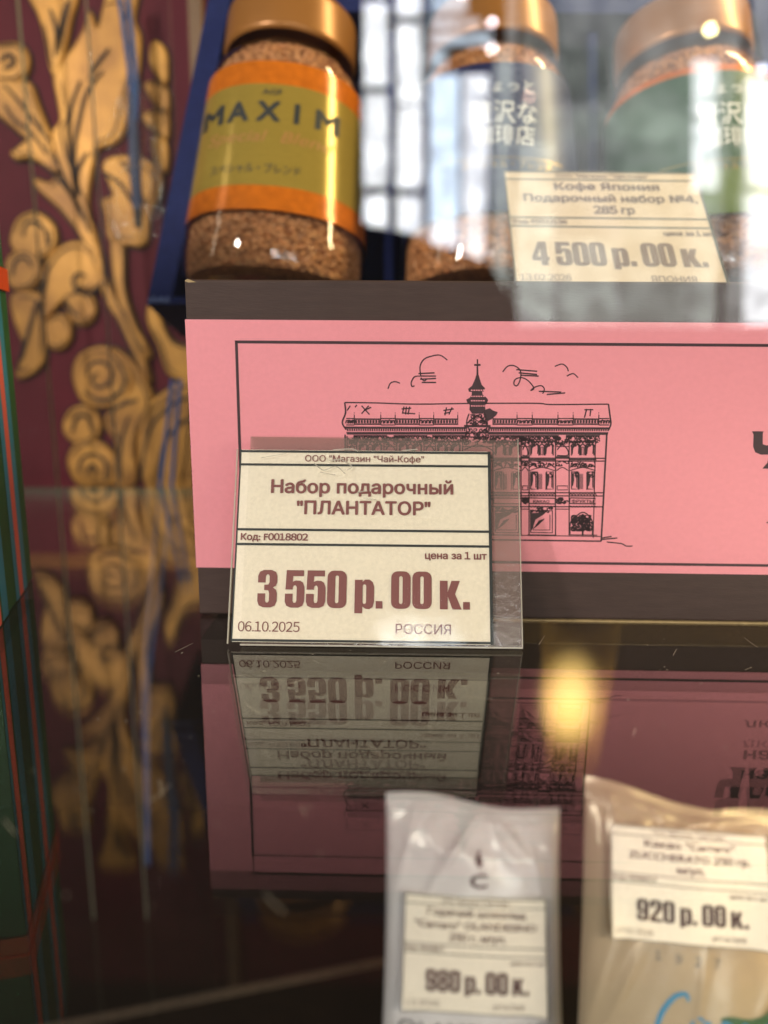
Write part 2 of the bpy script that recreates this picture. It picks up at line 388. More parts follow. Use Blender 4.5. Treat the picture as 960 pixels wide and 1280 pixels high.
# carved panel: burgundy board with gilt scroll relief
HP = [0.49958249030508317, 0.003487800400359094, -242.03178760266974, 0.0035336151896042545, -0.506144868846458, 302.35566103274175, 1.3569793214757517e-06, -0.00019436981217316854]
pan = thing('carved_panel', 'carved panel of gilt acanthus scrolls on a burgundy ground', 'carved panel', frame((0, .536, 0), (1, 0, 0), UP))
b = MB(); b.box(-420, 420, -66, 420, -14, 0); b.build('board', M['burg'], pan)
b = MB(); b.box(-420, 420, -66, -56, .2, 5); b.box(-420, 420, -78, -66.3, -14, 3, 1); b.build('gilt_border', [M['relief'], M['dark']], pan)
LEAVES = [
 [(110,14),(121,33),(136,-15),(168,-15),(164,20),(172,44),(170,90),(160,130),(150,165),(138,178),(124,182),(117,192),(110,225),(108,262),(121,308),(112,300),(98,262),(79,222),(68,190),(64,165),(74,150),(71,125),(66,95),(74,80),(92,55),(103,35)],
 [(35,-15),(90,-15),(85,25),(78,60),(68,92),(61,80),(55,45),(46,15)],
 [(-15,100),(18,100),(36,105),(45,130),(57,160),(63,174),(66,192),(75,211),(64,212),(48,201),(35,195),(20,197),(13,190),(25,180),(31,172),(12,155),(-15,130)],
 [(-12,60),(5,53),(22,54),(32,68),(31,88),(20,100),(2,101),(-12,95)],
 [(42,224),(60,228),(70,219),(82,227),(96,255),(111,285),(124,320),(112,314),(95,288),(70,257),(49,238)],
 [(190,52),(200,55),(207,70),(206,102),(196,92),(187,75)],
 [(181,105),(196,102),(208,112),(208,140),(195,132)],
 [(178,143),(206,138),(207,172),(190,160)],
 [(190,172),(206,178),(206,212),(195,205)],
 [(128,205),(150,195),(180,200),(198,215),(197,240),(185,265),(180,303),(160,305),(136,299),(131,268),(127,250),(141,243)],
 [(12,304),(18,278),(34,266),(50,268),(65,282),(68,302),(58,318),(30,322)],
 [(6,330),(16,315),(30,312),(44,320),(49,338),(42,355),(28,362),(12,356)],
 [(52,398),(50,348),(64,318),(84,304),(108,304),(124,322),(126,346),(114,362),(100,360),(92,372),(78,374),(62,390)],
 [(78,370),(92,363),(110,368),(118,385),(113,400),(102,406),(88,398)],
 [(54,408),(62,397),(76,394),(86,404),(86,422),(76,435),(62,434),(54,424)],
 [(12,372),(28,364),(46,368),(53,380),(54,440),(46,460),(26,472),(19,466),(27,432),(17,402)],
 [(90,470),(96,448),(112,437),(132,435),(152,448),(163,472),(157,494),(140,506),(118,508),(100,498)],
 [(140,436),(165,452),(184,482),(190,505),(176,530),(166,558),(167,604),(140,604),(146,560),(131,530),(140,508),(163,490),(163,465)],
 [(78,535),(84,517),(98,509),(115,513),(124,530),(119,548),(104,556),(86,550)],
 [(84,580),(90,560),(106,552),(126,556),(142,572),(144,592),(134,606),(98,606)],
 [(117,330),(128,345),(140,365),(158,400),(176,440),(187,474),(180,470),(164,438),(146,400),(130,372)],
 [(138,300),(152,304),(154,360),(170,410),(186,440),(180,446),(160,412),(144,362)],
 [(172,560),(178,522),(203,492),(262,474),(262,622),(196,618),(178,596)],
 [(190,380),(215,428),(262,440),(262,470),(214,470),(198,432),(184,400)],
 [(90,618),(140,616),(140,634),(125,645),(105,643)],
 [(118,662),(126,644),(144,638),(166,640),(176,656),(172,682),(150,688),(128,684)],
 [(180,640),(204,624),(262,622),(262,686),(196,688)],
]
VEINS = [
 [(100,100),(90,128),(85,165),(88,205),(95,245)], [(128,88),(108,115),(98,150),(92,190),(95,240)], [(136,60),(120,80),(110,100)],
 [(108,190),(96,215),(97,245)], [(62,10),(70,40),(68,70)], [(84,0),(76,30),(70,60)], [(4,105),(30,135),(52,165),(62,175)], [(5,130),(18,150),(38,165),(58,192)],
 [(4,85),(14,80),(16,72),(8,68),(0,76)], [(52,205),(80,232),(100,262)], [(66,190),(80,225),(100,262),(112,290)],
 [(28,296),(32,280),(46,278),(56,290),(58,306)], [(14,345),(18,328),(30,322),(40,334)],
 [(127,352),(112,367),(96,363),(91,351),(97,342),(107,345)], [(80,372),(86,385),(98,396)], [(60,330),(54,360),(52,395)],
 [(108,470),(112,456),(126,452),(138,462),(136,478),(122,484),(114,474),(122,466)], [(104,490),(124,500),(146,494),(156,474),(146,452)],
 [(134,515),(155,505),(172,500)], [(90,540),(96,522),(110,522),(114,538)], [(98,592),(102,574),(118,568),(132,580),(130,598)], [(108,594),(114,582),(122,592)],
 [(46,375),(36,410),(26,450)], [(176,596),(186,540),(214,506),(262,490)], [(196,600),(204,556),(228,528),(262,516)], [(160,520),(150,560),(150,600)],
 [(128,215),(150,230),(170,262)], [(150,200),(168,225),(180,255)], [(130,676),(138,656),(158,654),(164,672)], [(202,684),(214,650),(262,640)],
]
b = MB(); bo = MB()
for i, L in enumerate(LEAVES):
    P = smooth_loop([hom(HP, p) for p in L])
    dep = 1.0+.3*(i % 3)
    vs, fs = curve_geo([P], extrude=dep*.5, bevel=1.8, offset=-.9, res=4)
    b.add([(x, y, z+dep*.5+1.7) for x, y, z in vs], fs, 0, True)
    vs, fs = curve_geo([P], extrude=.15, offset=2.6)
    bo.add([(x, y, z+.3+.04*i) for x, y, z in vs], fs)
b.build('gilt_scrolls', M['relief'], pan)
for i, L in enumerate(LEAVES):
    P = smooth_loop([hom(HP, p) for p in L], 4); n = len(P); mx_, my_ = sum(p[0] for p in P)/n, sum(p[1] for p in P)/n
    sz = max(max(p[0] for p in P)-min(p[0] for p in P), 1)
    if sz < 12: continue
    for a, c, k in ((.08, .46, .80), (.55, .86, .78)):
        bo.stroke([(mx_+(p[0]-mx_)*k, my_+(p[1]-my_)*(k+.06)) for p in P[int(a*n):int(c*n)]], 1.1, 5.3+.02*i, 0, True)  # inner strokes paint shading onto the leaf faces
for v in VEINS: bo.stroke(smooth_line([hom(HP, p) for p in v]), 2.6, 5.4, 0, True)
bo.build('contours_and_painted_shading', M['outline'], pan)
b = MB(); b.box(-124, -116, -60, 420, .3, 10); b.build('edge_moulding', M['tan'], pan)

# ================================================================== brown gift box with the pink sleeve
HB = [0.2355516995284542, -0.010681057983759139, -50.665831652074594, 0.0034661283816159894, -0.24660296623797884, 189.01283444673356, 2.096988605114244e-05, -0.0001960786311454594]
art = lambda *p: hom(HB, p)
yaw = R(-1.18); bx = (math.cos(yaw), math.sin(yaw), 0)
gb = thing('gift_box', 'long dark brown gift box with a wide pink paper band along its front', 'gift box', frame((-.0628, .2474, 0), bx, UP))
def rbox(b, x0, x1, y0, y1, z0, z1, r=1.2, mi=0):
    """box with rounded long edges"""
    prof = [(z1-r+r*math.sin(t), y1-r+r*math.cos(t)) for t in [i*math.pi/8 for i in range(5)]]
    ring = [(y1-r+r*math.cos(t), z1-r+r*math.sin(t)) for t in [i*math.pi/8 for i in range(5)]] + [(y0+r-r*math.sin(t), z1-r+r*math.cos(t)) for t in [i*math.pi/8 for i in range(5)]] + \
           [(y0, z0), (y1, z0)]
    n = len(ring); vs = [(x, y, z) for x in (x0, x1) for y, z in ring]
    b.add(vs, [(i, (i+1) % n, n+(i+1) % n, n+i) for i in range(n)]+[tuple(range(n))[::-1], tuple(range(n, 2*n))], mi)
b = MB(); rbox(b, 0, 300, 0.6, 110.8, -200, 0, 1.0)
b.add([(-.1, 110.3, .1), (.9, 110.9, .2), (3.6, 109.9, .3), (1.1, 109.8, .2)], [(0, 3, 2, 1)], 1)
b.build('box_body', [M['box'], M['kraft']], gb)
b = MB(); b.box(70, 300, 0, .59, -199, .5); b.build('base_edge', M['kraft'], gb)
b = MB(); b.grid(lambda u, v: (-.75-.25*math.sin(v*140)*math.sin(v*61), 24+54*v, -4+3.4*u), 3, 160); b.build('gilt_side_trim', M['brass'], gb)
b = MB(); b.box(-.4, 301, 17.4, 98.6, -80, .45); b.build('pink_sleeve', M['pink'], gb)
sleeve = gb.children[-1]
Z = .55
pr = MB()
def ln(pts, w=.3, smooth=True, z=Z):
    q = [art(*p) for p in pts]; pr.stroke(smooth_line(q, 5) if smooth and len(q) > 2 else q, w, z)
def poly(pts, z=Z): vs, fs = curve_geo([[art(*p) for p in pts]]); pr.add([(x, y, z) for x, y, _ in vs], fs)
# clouds and birds
for p in ([(485,486),(488,479),(494,477),(500,479)], [(526,470),(525,458),(530,449),(540,445),(550,444),(559,450)], [(526,470),(518,471),(514,478),(515,483),(518,482)],
          [(628,465),(634,458),(642,457),(650,463),(650,474),(646,482),(642,480),(644,474),(652,472),(660,476),(667,485),(663,488),(668,484),(676,482),(680,486),(678,492)],
          [(693,458),(702,455),(708,459),(710,464)], [(708,470),(716,467),(722,472)], [(526,472),(530,476),(533,474)]): ln(p, .38)
for p in ([(523,467),(543,466)], [(526,470),(545,470)], [(525,474),(545,473)], [(527,478),(545,478)], [(645,462),(671,464)], [(648,466),(671,468)], [(650,469),(673,470)],
          [(673,489),(701,490)], [(683,493),(706,491)], [(750,674),(771,672)], [(752,672),(764,670)]): ln(p, .42)
ln([(758,677),(776,679),(782,682),(790,682)], .4)
# roof, balustrade, cornice
ln([(431,503),(470,503.5),(520,505),(592,504)], .4); ln([(602,504),(670,504),(690,505.5),(760,505)], .4)
ln([(431,503),(432,516),(428,528),(433,537)], .5); ln([(760,505),(762,520),(763,530),(760,537)], .5)
for a in ([(438,507),(434,513)], [(446,506),(444,509)], [(452,507),(462,518)], [(461,507),(452,517)], [(455,513),(464,509)], [(505,508),(503,517)], [(512,508),(510,518)], [(502,511),(514,510)], [(503,516),(519,517)], [(508,508),(507,518)],
          [(558,509),(556,519)], [(565,509),(561,518)], [(554,513),(567,511)], [(555,517),(562,515)], [(733,511),(730,522)], [(738,511),(737,520)], [(730,512),(741,512)]): ln(a, .4)
posts = [443,476,494,524,542,572,616,646,665,697,716,748]
for x in posts: ln([(x, 518), (x, 531)], .3); ln([(x, 515.5), (x, 516.5)], .3)
xs = [433]+posts+[761]
for k in range(len(xs)-1):
    a, c = xs[k], xs[k+1]
    if a == 572: continue
    if k % 2:
        ln([(a, 523.6), (c, 523.8)], .45); ln([(a, 530), (c, 530)], .45)
        x = a+1
        while x < c-2: ln([(x, 526.8), (x+2.4, 526.8)], 1.0); x += 3.6
    else:
        ln([(a, 523), (c, 523)], .35); ln([(a, 531), (c, 531)], .35)
        for q in range(4):
            x = a+(c-a)*(q+.5)/4; ln([(x-2, 529), (x-1, 525+random.random()*2), (x+1, 526), (x+1, 529), (x+2.5, 525)], .4)
poly([(431,533),(584,533.5),(584,536),(431,535.6)]); poly([(610,533.5),(762,534),(762,536.6),(610,536)])
poly([(433,539.8),(584,539.5),(584,543),(434,543)]); poly([(610,539.5),(760,540),(759,543.4),(610,543)])
x = 434
while x < 760:
    if not 582 < x < 610: ln([(x, 537.2), (x+1.7, 537.2)], .75)
    x += 2.8
# walls and bays
ln([(431.5,543),(432,600),(433,672)], .5); ln([(758,541),(755,600),(751,676)], .55); ln([(744,545),(741,672)], .3); ln([(433,672),(600,674),(751,676)], .5); ln([(434,666),(750,670)], .3)
for yy in (572, 575.5, 615, 619, 632.5): ln([(433,yy),(756-(yy-570)*.05,yy+.6)], .38)
def scal(x0, x1, y, h, n, w=.38):
    for q in range(n):
        a = x0+(x1-x0)*q/n; d = (x1-x0)/n
        ln([(a, y), (a+d*.2, y-h*.7), (a+d*.5, y-h), (a+d*.8, y-h*.7), (a+d, y)], w)
def scrib(x0, x1, y0, y1, n, w=.42):
    for q in range(n):
        x = x0+(x1-x0)*random.random(); y = y0+(y1-y0)*random.random(); r = 1.2+random.random()*1.6; s = random.random()*6
        ln([(min(max(x+r*math.cos(s+t*1.1), x0), x1), min(max(y+r*math.sin(s+t*1.1)*.8, y0), y1)) for t in range(5)], w)
bays = [(448,478),(498,528),(546,576),(618,650),(662,692),(713,743)]
for bi, (a, c) in enumerate(bays):
    m = (a+c)/2
    scrib(a-6, c+6, 546, 553, 30, .30); scal(a-6, c+6, 549, 4, 7); scal(a-2, c+2, 554, 3, 8, .5)
    poly([(a-6,543.6),(c+6,543.6),(c+6,545.6),(a-6,545.6)])
    for w0, w1 in ((a+1, m-4), (m+4, c-1)):                                       # top storey windows with drawn curtains
        ln([(w0, 569), (w0, 557), ((w0+w1)/2, 551), (w1, 557), (w1, 569)], .35, False)
        poly([(w0,558),((w0+w1)/2,552.5),((w0+w1)/2+1,556),(w0+2.2,560),(w0+1.6,567),(w0,568)]); ln([((w0+w1)/2+2,555),(w1-1,558),(w1-1.5,567)], .3)
    ln([(m-3,556),(m-3,569)], .35); ln([(m+3,556),(m+3,569)], .35); ln([(m-2,559),(m+2,559),(m+2,568),(m-2,568),(m-2,559)], .25, False)
    scal(a, c, 558, 3, 5)
    poly([(a-2,573.4),(c+2,573.4),(c+2,575),(a-2,575)])
    scrib(a, c, 576, 583, 16, .34); ln([(a-1,584),(a+6,580),(m-5,585),(m,578),(m+5,585),(c-6,580),(c+1,584)], .4)
    ln([(a-1,588),(m,584),(c+1,588)], .3)
    for w0, w1 in ((a+1, a+9), (c-9, c-1)):                                       # middle storey windows
        ln([(w0,611),(w0,589),(w1,589),(w1,611),(w0,611)], .32, False); scrib(w0, w1, 590, 596, 6, .34)
        poly([(w0,592),(w0+3,592),(w0+3.2,600),(w0+2,606),(w0,609)]); ln([(w1-1.6,592),(w1-1.6,609)], .3)
    for q in range(4): ln([(a+11+q*1.3, 592), (a+11+q*1.3, 611)], .16); ln([(m-3.5+q*2, 558), (m-3.5+q*2, 569)], .14)
    scal(a-2, c+2, 619, 2.2, 9, .28); scal(a-2, c+2, 634, 1.8, 9, .26)
    ln([(m-5,590),(m-5,612)], .3); ln([(m+5,590),(m+5,612)], .3)
    ln([(a-1,622),(c+1,622.5),(c+1,629.5),(a-1,629),(a-1,622)], .38, False)       # sign band
    if bi != 5:
        ln([(a+1,638),(a+1,665),(c-2,665.5),(c-2,638),(a+1,638)], .4, False); scrib(a+1, c-2, 634, 640, 18, .4)
        poly([(a+1,641),(c-10,640),(c-13,643),(a+7,649),(a+3.5,660),(a+1,664)])
        for q in range(5): ln([(a+5+q*1.2, 660-q), (a+12+q*1.5, 650-q*.5)], .3)
        ln([(a+4,643),(a+4,662),(c-5,662),(c-5,643)], .3, False)
    else:
        ln([(a-1,667),(a,652),(m-6,643),(m,640),(m+6,643),(c-3,652),(c-3,668)], .4); scrib(a+1, c-4, 644, 663, 90, .42); poly([(m-1.2,642),(m+1,642),(m+1,669),(m-1.2,669)])
        for q in range(7): ln([(m, 664), (m-14+q*4.6, 652-2*math.sin(q*.52)*3)], .32)
    ln([(a-3,668),(c+3,668.5)], .3)
for a, c in ((434,446),(480,496),(530,544),(578,616),(651,661),(694,711)):        # pilasters between the bays
    ln([(a,545),(a,668)], .36); ln([(c,545),(c,668)], .36); scrib(a, c, 546, 556, 14); scrib(a, c, 576, 582, 8, .34); scrib(a+1, c-1, 622, 629, 14, .45)
    ln([(a,558),(c,558)], .3); ln([(a+2,562),((a+c)/2,556),(c-2,562),(c-2,569),(a+2,569)], .4); ln([(a,571),(c,571)], .5); ln([(a+1,588),((a+c)/2,584),(c-1,588)], .3)
    ln([(a+2,607),(c-2,607),(c-2,612),(a+2,612),(a+2,607)], .3, False); ln([(a,636),(c,636)], .3)
pr.text('КАКАО', *[art(666,630)[0], art(686,630)[0]], art(666,628)[1], .95, Z, 0, .02)
pr.text('ФРУКТЫ', *[art(714,630)[0], art(741,630)[0]], art(714,628)[1], 1.05, Z, 0, .02)
# tower
poly([(595.8,449),(597.4,449),(597.4,455),(600.5,455),(600.5,457.4),(597.4,457.4),(597.8,468),(599.6,474),(602,481),(606,485),(605,489),(602.5,489.5),(603,493),(608,497),(610,500),(608,505),(606,506),(606.5,512),(604,517),(590,517),(586.5,512),(587,506),(584,503),(582.5,499.5),(587,497),(589.5,493),(589.5,490),(586,489.5),(585,486),(590,482),(593.5,474),(595.4,468),(595.6,457.4),(592.5,457.4),(592.5,455),(595.8,455)])
poly([(606,512),(612,510),(616,513),(622,515),(620,519),(614,524),(608,527),(604,518)])
ln([(586,517),(583,528),(586,536)], .4); ln([(606,517),(609,528),(608,536)], .4); ln([(584,529),(596,520),(609,529)], .5); scrib(586, 606, 518, 523, 12, .3); scrib(584, 609, 524, 532, 22, .32)
poly([(580,531),(613,531),(613,534),(580,534)]); scrib(582, 611, 536, 553, 38, .36); ln([(582,541),(611,541)], .4); ln([(583,546),(610,546)], .4)
pk = MB()
for y in (488.5, 496, 501.5, 508):
    for q in range(6): x = 588.5+q*3.0; p = art(x, y); pk.rect(p[0], p[0]+.5, p[1], p[1]+.4, Z+.12)
for v_, f_ in ((pk.v, pk.f),): pr.add(v_, f_, 1)
pr.build('building_drawing', [M['print_'], M['pink']], sleeve)
fr = MB(); u0, v1 = art(294, 425.5); v0 = art(640, 704)[1]; u1 = 296
for r_ in ((u0, u1, v1-.9, v1), (u0, u1, v0, v0+.9), (u0, u0+.9, v0, v1)): fr.rect(*r_, Z)
fr.build('printed_frame', M['print_'], sleeve)
lt = MB()
def slabP(pts): 
    vs, fs = curve_geo([[art(*p) for p in pts]]); lt.add([(x, y, Z) for x, y, _ in vs], fs)
slabP([(939,539),(953.5,539),(952.5,542),(952.5,555),(957,556.5),(960,556.5),(960,542),(959,539),(974,539),(973,542),(973,582),(975,585.5),(952,585.5),(958.5,578),(960,568),(950,568),(943,565),(940.5,558),(941,543)])
slabP([(978,585.5),(990,539),(1003,539),(1012,583),(1015,585.5),(998,585.5),(1000,582),(999,574),(990,574),(988,582),(990,585.5)])
lt.text('Й', 199, 207, art(960,585)[1], 10.6, Z, 0, .05)
lt.text('на Вкус', 189.5, 222, 46.4, 4.4, Z, 0, .03); lt.text('любой', 188.2, 214, 35.0, 3.4, Z, 0, .008)
lt.build('lettering', M['print_'], sleeve)

# ================================================================== price tags
def price_tag(label, mtx, names, code, price, date, country, Wd=80.4, Ht=61, paper='cream', ink='maroon', warp=None, sleeve=None, pink_=None, rule=.75, header='ООО "Магазин "Чай-Кофе"', nlines=3, px=(7.6, 73.4)):
    t = thing('price_tag', label, 'price tag', mtx, 'paper price tags')
    c = MB(warp)
    c.grid(lambda u, v: (u*Wd, v*Ht, .35), 24, 16, 0); c.grid(lambda u, v: (Wd-u*Wd, v*Ht, 0), 24, 16, 0)
    k = Ht/61
    for y in (0.15, 29.9, 34.6, 55.7, 60.1): c.rect(0, Wd, y*k, (y+rule)*k, .5, 1, 24)
    c.rect(Wd-.95, Wd, 0, Ht, .49, 1); c.rect(0, .45, 0, Ht, .49, 1)
    card = c.build('card', [M[paper], M['ink']], t)
    L = MB(warp)
    L.text(header, 21, 59, 57.2*k, 2.1*k, .55, 0, .008)
    if len(names) == 2:
        for (s, a, e), y in zip(names, (46.9, 40.1)): L.text(s, a, e, y*k, 4.2*k, .55, 0, .036)
    else:
        for (s, a, e), y in zip(names, (50.3, 43.7, 37.4)): L.text(s, a, e, y*k, 3.9*k, .55, 0, .03)
    L.text(code, 1.6, 1.6+len(code)*1.62, 31.6*k, 2.1*k, .55, 0, .034)
    L.text('цена за 1 шт', 59.5, 78.6, 26.2*k, 2.2*k, .55, 0, .034)
    price_text(L, price, px[0], px[1], 10.6*k, 11.6*k, .55, 0)
    L.text(date, 2.0, 21, 3.2*k, 3.0*k, .55, 0); L.text(country, 50.5, 67.4, 3.0*k, 3.0*k, .55, 0)
    L.build('lettering', M[ink], card)
    if sleeve:
        x0, x1, y0, y1 = sleeve
        s = MB(); s.box(x0, x1, y0, y1, -.9, -.5); s.build('plastic_backing', MILKY, t)
        s = MB(); s.grid(lambda u, v: (x0+(x1-x0)*u, y0+(y1-y0)*v, .9+.5*math.sin(u*3)*v), 20, 14); s.build('plastic_cover', FILM, t)
        s = MB(); s.box(x0, x1, y0-.5, y0, -.9, 1.0); s.box(-1.1, -.7, y0, Ht, -.4, .8); s.box(x1, x1+.3, y0, y1, -.9, -.2)
        for p, w in (([(24,56.5),(27,54.2),(31,55.4),(34,53)], .35), ([(33,57.5),(36,55.5),(34.5,54.2)], .4), ([(26,53.5),(31,52.6)], .3), ([(38,47),(41.2,47.6)], .35), ([(40,45.2),(44,44.8)], .3), ([(30,60.9),(36,61.2),(38,60.4)], .4), ([(52,60.8),(57,61.3)], .4), ([(7,58),(15,59.6)], .2), ([(28,58.2),(29,57.4),(33,58)], .5)):
            s.stroke(smooth_line(p), w, 1.45)
        s.build('plastic_folds', clear('folded_plastic', (.8, .8, .76), haze=.45, hazecol=(.75, .7, .6), rough=.2), t)
    return t
lean = lambda deg, o, roll=0, yw=0: Matrix.Translation(o) @ Matrix.Rotation(yw, 4, 'Z') @ frame((0, 0, 0), (1, 0, 0), (0, math.cos(R(deg)), math.sin(R(deg)))) @ Matrix.Rotation(roll, 4, 'Z')
price_tag('cream price tag in clear plastic marked 3 550, leaning on the pink band', lean(67, (-.0467, .2200, .0016), 0, -.0137),
          [('Набор подарочный', 10.6, 68.2), ('"ПЛАНТАТОР"', 19, 61)], 'Код: F0018802', '3 550 р. 00 к.', '06.10.2025', 'РОССИЯ', sleeve=(3.0, 89.2, -.6, 65.6))
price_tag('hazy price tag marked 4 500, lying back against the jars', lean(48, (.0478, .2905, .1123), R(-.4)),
          [('Кофе Япония', 20, 62), ('Подарочный набор №4,', 7, 76), ('285 гр', 34, 50)], 'Код: F0022156', '4 500 р. 00 к.', '13.02.2026', 'ЯПОНИЯ', Wd=79, Ht=67, rule=.6, paper='darkcream', ink='faded')

# ================================================================== blue gift tray and the three jars
LN = 77; tu = Vector((0, math.cos(R(LN)), math.sin(R(LN)))); P0 = Vector((0, .39, .1115))
TR = frame(P0, (1, 0, 0), tu)
tray = thing('gift_tray', 'open blue cardboard gift tray holding three coffee jars', 'gift tray', TR)
def prism(b, pts, z0, z1, mi=0):
    n = len(pts); b.add([(x, y, z) for z in (z0, z1) for x, y in pts], [tuple(range(n))[::-1], tuple(range(n, 2*n))]+[(i, (i+1) % n, n+(i+1) % n, n+i) for i in range(n)], mi)
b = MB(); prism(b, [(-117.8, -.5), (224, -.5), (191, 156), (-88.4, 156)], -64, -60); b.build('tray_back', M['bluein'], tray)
b = MB(); prism(b, [(-117.8, -.6), (-106, -.6), (-77.4, 156), (-88.4, 156)], -59.9, 2)
b.build('side_wall', M['blue'], tray)
b = MB(); prism(b, [(212, -.6), (224, -.6), (191, 156), (180, 156)], -59.9, 2); b.build('side_wall', M['blue'], tray)
b = MB(); prism(b, [(-77.3, 146.5), (180, 146.5), (180, 156), (-77.3, 156)], -59.9, 1.6); b.build('top_wall', M['blue'], tray)
b = MB(); prism(b, [(-105.9, -.4), (212, -.4), (212, 3), (-105.9, 3)], -59.9, 1.6); b.build('bottom_wall', M['blue'], tray)
for x in (1.5, 106):
    b = MB(); b.box(x-2.4, x+2.4, 3.2, 146, -59.5, -12); b.build('divider', M['blue'], tray)
b = MB(); pts = []
for q in range(15): pts.append((-117+q*.75, 2.6+1.1*math.sin(q*2.1)+.5*math.sin(q*5)))
vs, fs = curve_geo([pts+[(-106.5, .2), (-117.4, .2)]]); b.add([(x, y, 2.15) for x, y, _ in vs], fs); b.build('worn_corner', M['worn'], tray)

def sup(phi, n=2.2): return 1/(abs(math.cos(phi))**n+abs(math.sin(phi))**n)**(1/n)
JR = [(0, 38), (1.5, 42), (5, 44.4), (12, 45.4), (22, 45), (30, 44.6), (98, 38.8), (104, 37.8), (109, 35.5), (114, 32.2), (118, 29.8), (126, 28.8)]
def rad(v, prof=JR):
    for (a, r), (c, q) in zip(prof, prof[1:]):
        if v <= c: return r+(q-r)*(v-a)/(c-a)
    return prof[-1][1]
def jar(label, u, tilt, kind):
    t = thing('coffee_jar', label, 'coffee jar', TR @ Matrix.Translation((u*.001, .0034, -.006)) @ Matrix.Rotation(R(tilt), 4, 'Z'), 'coffee jars in the blue tray')
    def pt(phi, v, d=0):
        n = 2.2 if v < 102 else 2.2-.2*min(1, (v-102)/12)
        r = rad(v)+d; k = sup(phi, n); return (r*k*math.sin(phi), v, r*k*math.cos(phi))
    vs_ = [0, .6, 1.5, 3, 5, 8, 12, 20, 30, 50, 75, 98, 101, 104, 107, 109, 111, 113, 115, 118, 126]
    b = MB(); b.grid(lambda a, c: pt(a*2*math.pi, vs_[round(c*(len(vs_)-1))]), 72, len(vs_)-1, 0, True, True)
    b.add([(0, .3, 0)]+[pt(i/36*math.pi, .3) for i in range(72)], [(0, 1+(i+1) % 72, 1+i) for i in range(72)])
    b.build('glass_body', JAR, t)
    rnd = random.Random(int(u+500)); G = {}
    b = MB()
    def cof(a, c):
        v = 4+109*c; key = (round(a*200) % 200, round(c*170))
        if key not in G: G[key] = rnd.gauss(0, .9)
        return pt(a*2*math.pi, v, -2.2-abs(G[key])*1.2)
    b.grid(cof, 200, 170, 0, False, True)
    b.add([pt(i/36*math.pi, 113, -4) for i in range(72)], [tuple(range(72))]); b.add([pt(i/36*math.pi, 4, -3) for i in range(72)], [tuple(range(72))[::-1]])
    b.build('coffee', M['coffee'], t)
    L0, L1 = 28, 99
    b = MB()
    zones = {'gold': lambda c: 1 if c < .165 or c > .845 else 0, 'navy': lambda c: 0, 'green': lambda c: 2 if c > .955 else (1 if c < .30 else 0)}[kind]
    b.grid(lambda a, c: pt((a-.5)*2*math.pi, L0+(L1-L0)*c, .12), 96, 44, 0, True, True, lambda a, c: zones(c))
    lab = b.build('label', {'gold': [M['gold'], M['orange']], 'navy': [M['navy']], 'green': [M['green'], M['lime'], M['orange']]}[kind], t)
    def wrap(x, y, z):
        lo, hi = -1.5, 1.5
        for _ in range(24):
            mid = (lo+hi)/2
            if pt(mid, y, .22)[0] < x: lo = mid
            else: hi = mid
        return pt(lo, y, .22+z)
    T = MB(wrap)
    if kind == 'gold':
        for ch, x0, x1 in (('M', -34, -23.5), ('A', -20.5, -11), ('X', -6.5, 3.5), ('I', 10.6, 12.0), ('M', 20, 29.5)): T.text(ch, x0, x1, 70, 9.4, 0, 0, .048)
        T.text('AGF', -5, 4, 82.5, 2.6, 0, 0, .02)
        for q, x0, x1 in (('Special', -30, -3), ('Blend', 5, 27)): T.text(q, x0, x1, 60, 5.5, 0, 1, 0, shear=.35)
        T.text('スペシャル・ブレンド', -27, 15, 45.5, 3.6, 0, 0, .008)
        T.build('lettering', [M['ink'], MATS.get('script_ink') or mat('script_ink', (.40, .18, .05), .5)], lab)
    else:
        o_ = 0 if kind == 'navy' else 3
        T.text('ちょっと', -13+o_, 14+o_, 85, 5.0, 0, 0, .004); T.text('贅沢な', -15+o_, 15+o_, 70.5, 8.6, 0, 0, .006); T.text('珈琲店', -14+o_, 14+o_, 60, 7.6, 0, 0, .006)
        T.text('スペシャル・ブレンド', -19+o_, 22+o_, 48.5, 3.2, 0, 1, .01)
        T.rect(-28, 28, 53.0, 53.4, 0, 1, 24)
        T.build('lettering', [M['paleink'], M['goldink']], lab)
    LP = [(119, 31.6), (119.5, 32.8), (121.5, 33), (137, 32.4), (139.5, 32), (141, 30.8), (141.6, 28), (141.8, 0.4)]
    b = MB(); b.grid(lambda a, c: (LP[round(c*7)][1]*math.sin(a*2*math.pi)*(1+.0025*math.cos(a*2*math.pi*90)*(1 if 1 < c*7 < 4 else 0)), LP[round(c*7)][0], LP[round(c*7)][1]*math.cos(a*2*math.pi)), 180, 7, 0, True, True)
    b.build('lid', M['lid'], t); return t
jar('coffee jar with gold and orange label and bronze lid, leftmost in the tray', -56.5, -3.5, 'gold')
jar('coffee jar with navy label half lost in the window reflection', 53, 0, 'navy')
jar('coffee jar with green label and white Japanese lettering, rightmost in the tray', 157, 3.5, 'green')

# ================================================================== striped green carton at the left
gc = thing('striped_carton', 'dark green carton with teal and red stripes and orange tape at left edge', 'carton', frame((-.1386, .2876, 0), (-.2486, .9686, 0), UP))
b = MB(); rbox(b, -62, 0, 0.3, 185, -110, 0, .8); b.build('carton_body', M['bottle'], gc)
b = MB()
for x0, x1, k in ((10, 16.5, 0), (16.6, 23, 1), (23.1, 29, 0), (42, 50, 0), (52, 58, 1), (58.5, 61.5, 0)): b.rect(-x1, -x0, .5, 184, .12, k)
b.build('stripes', [M['teal'], M['red']], gc)
b = MB(); b.box(-63, 1.6, 109.6, 117.4, -60, 1.0); b.build('orange_tape', M['tape'], gc)

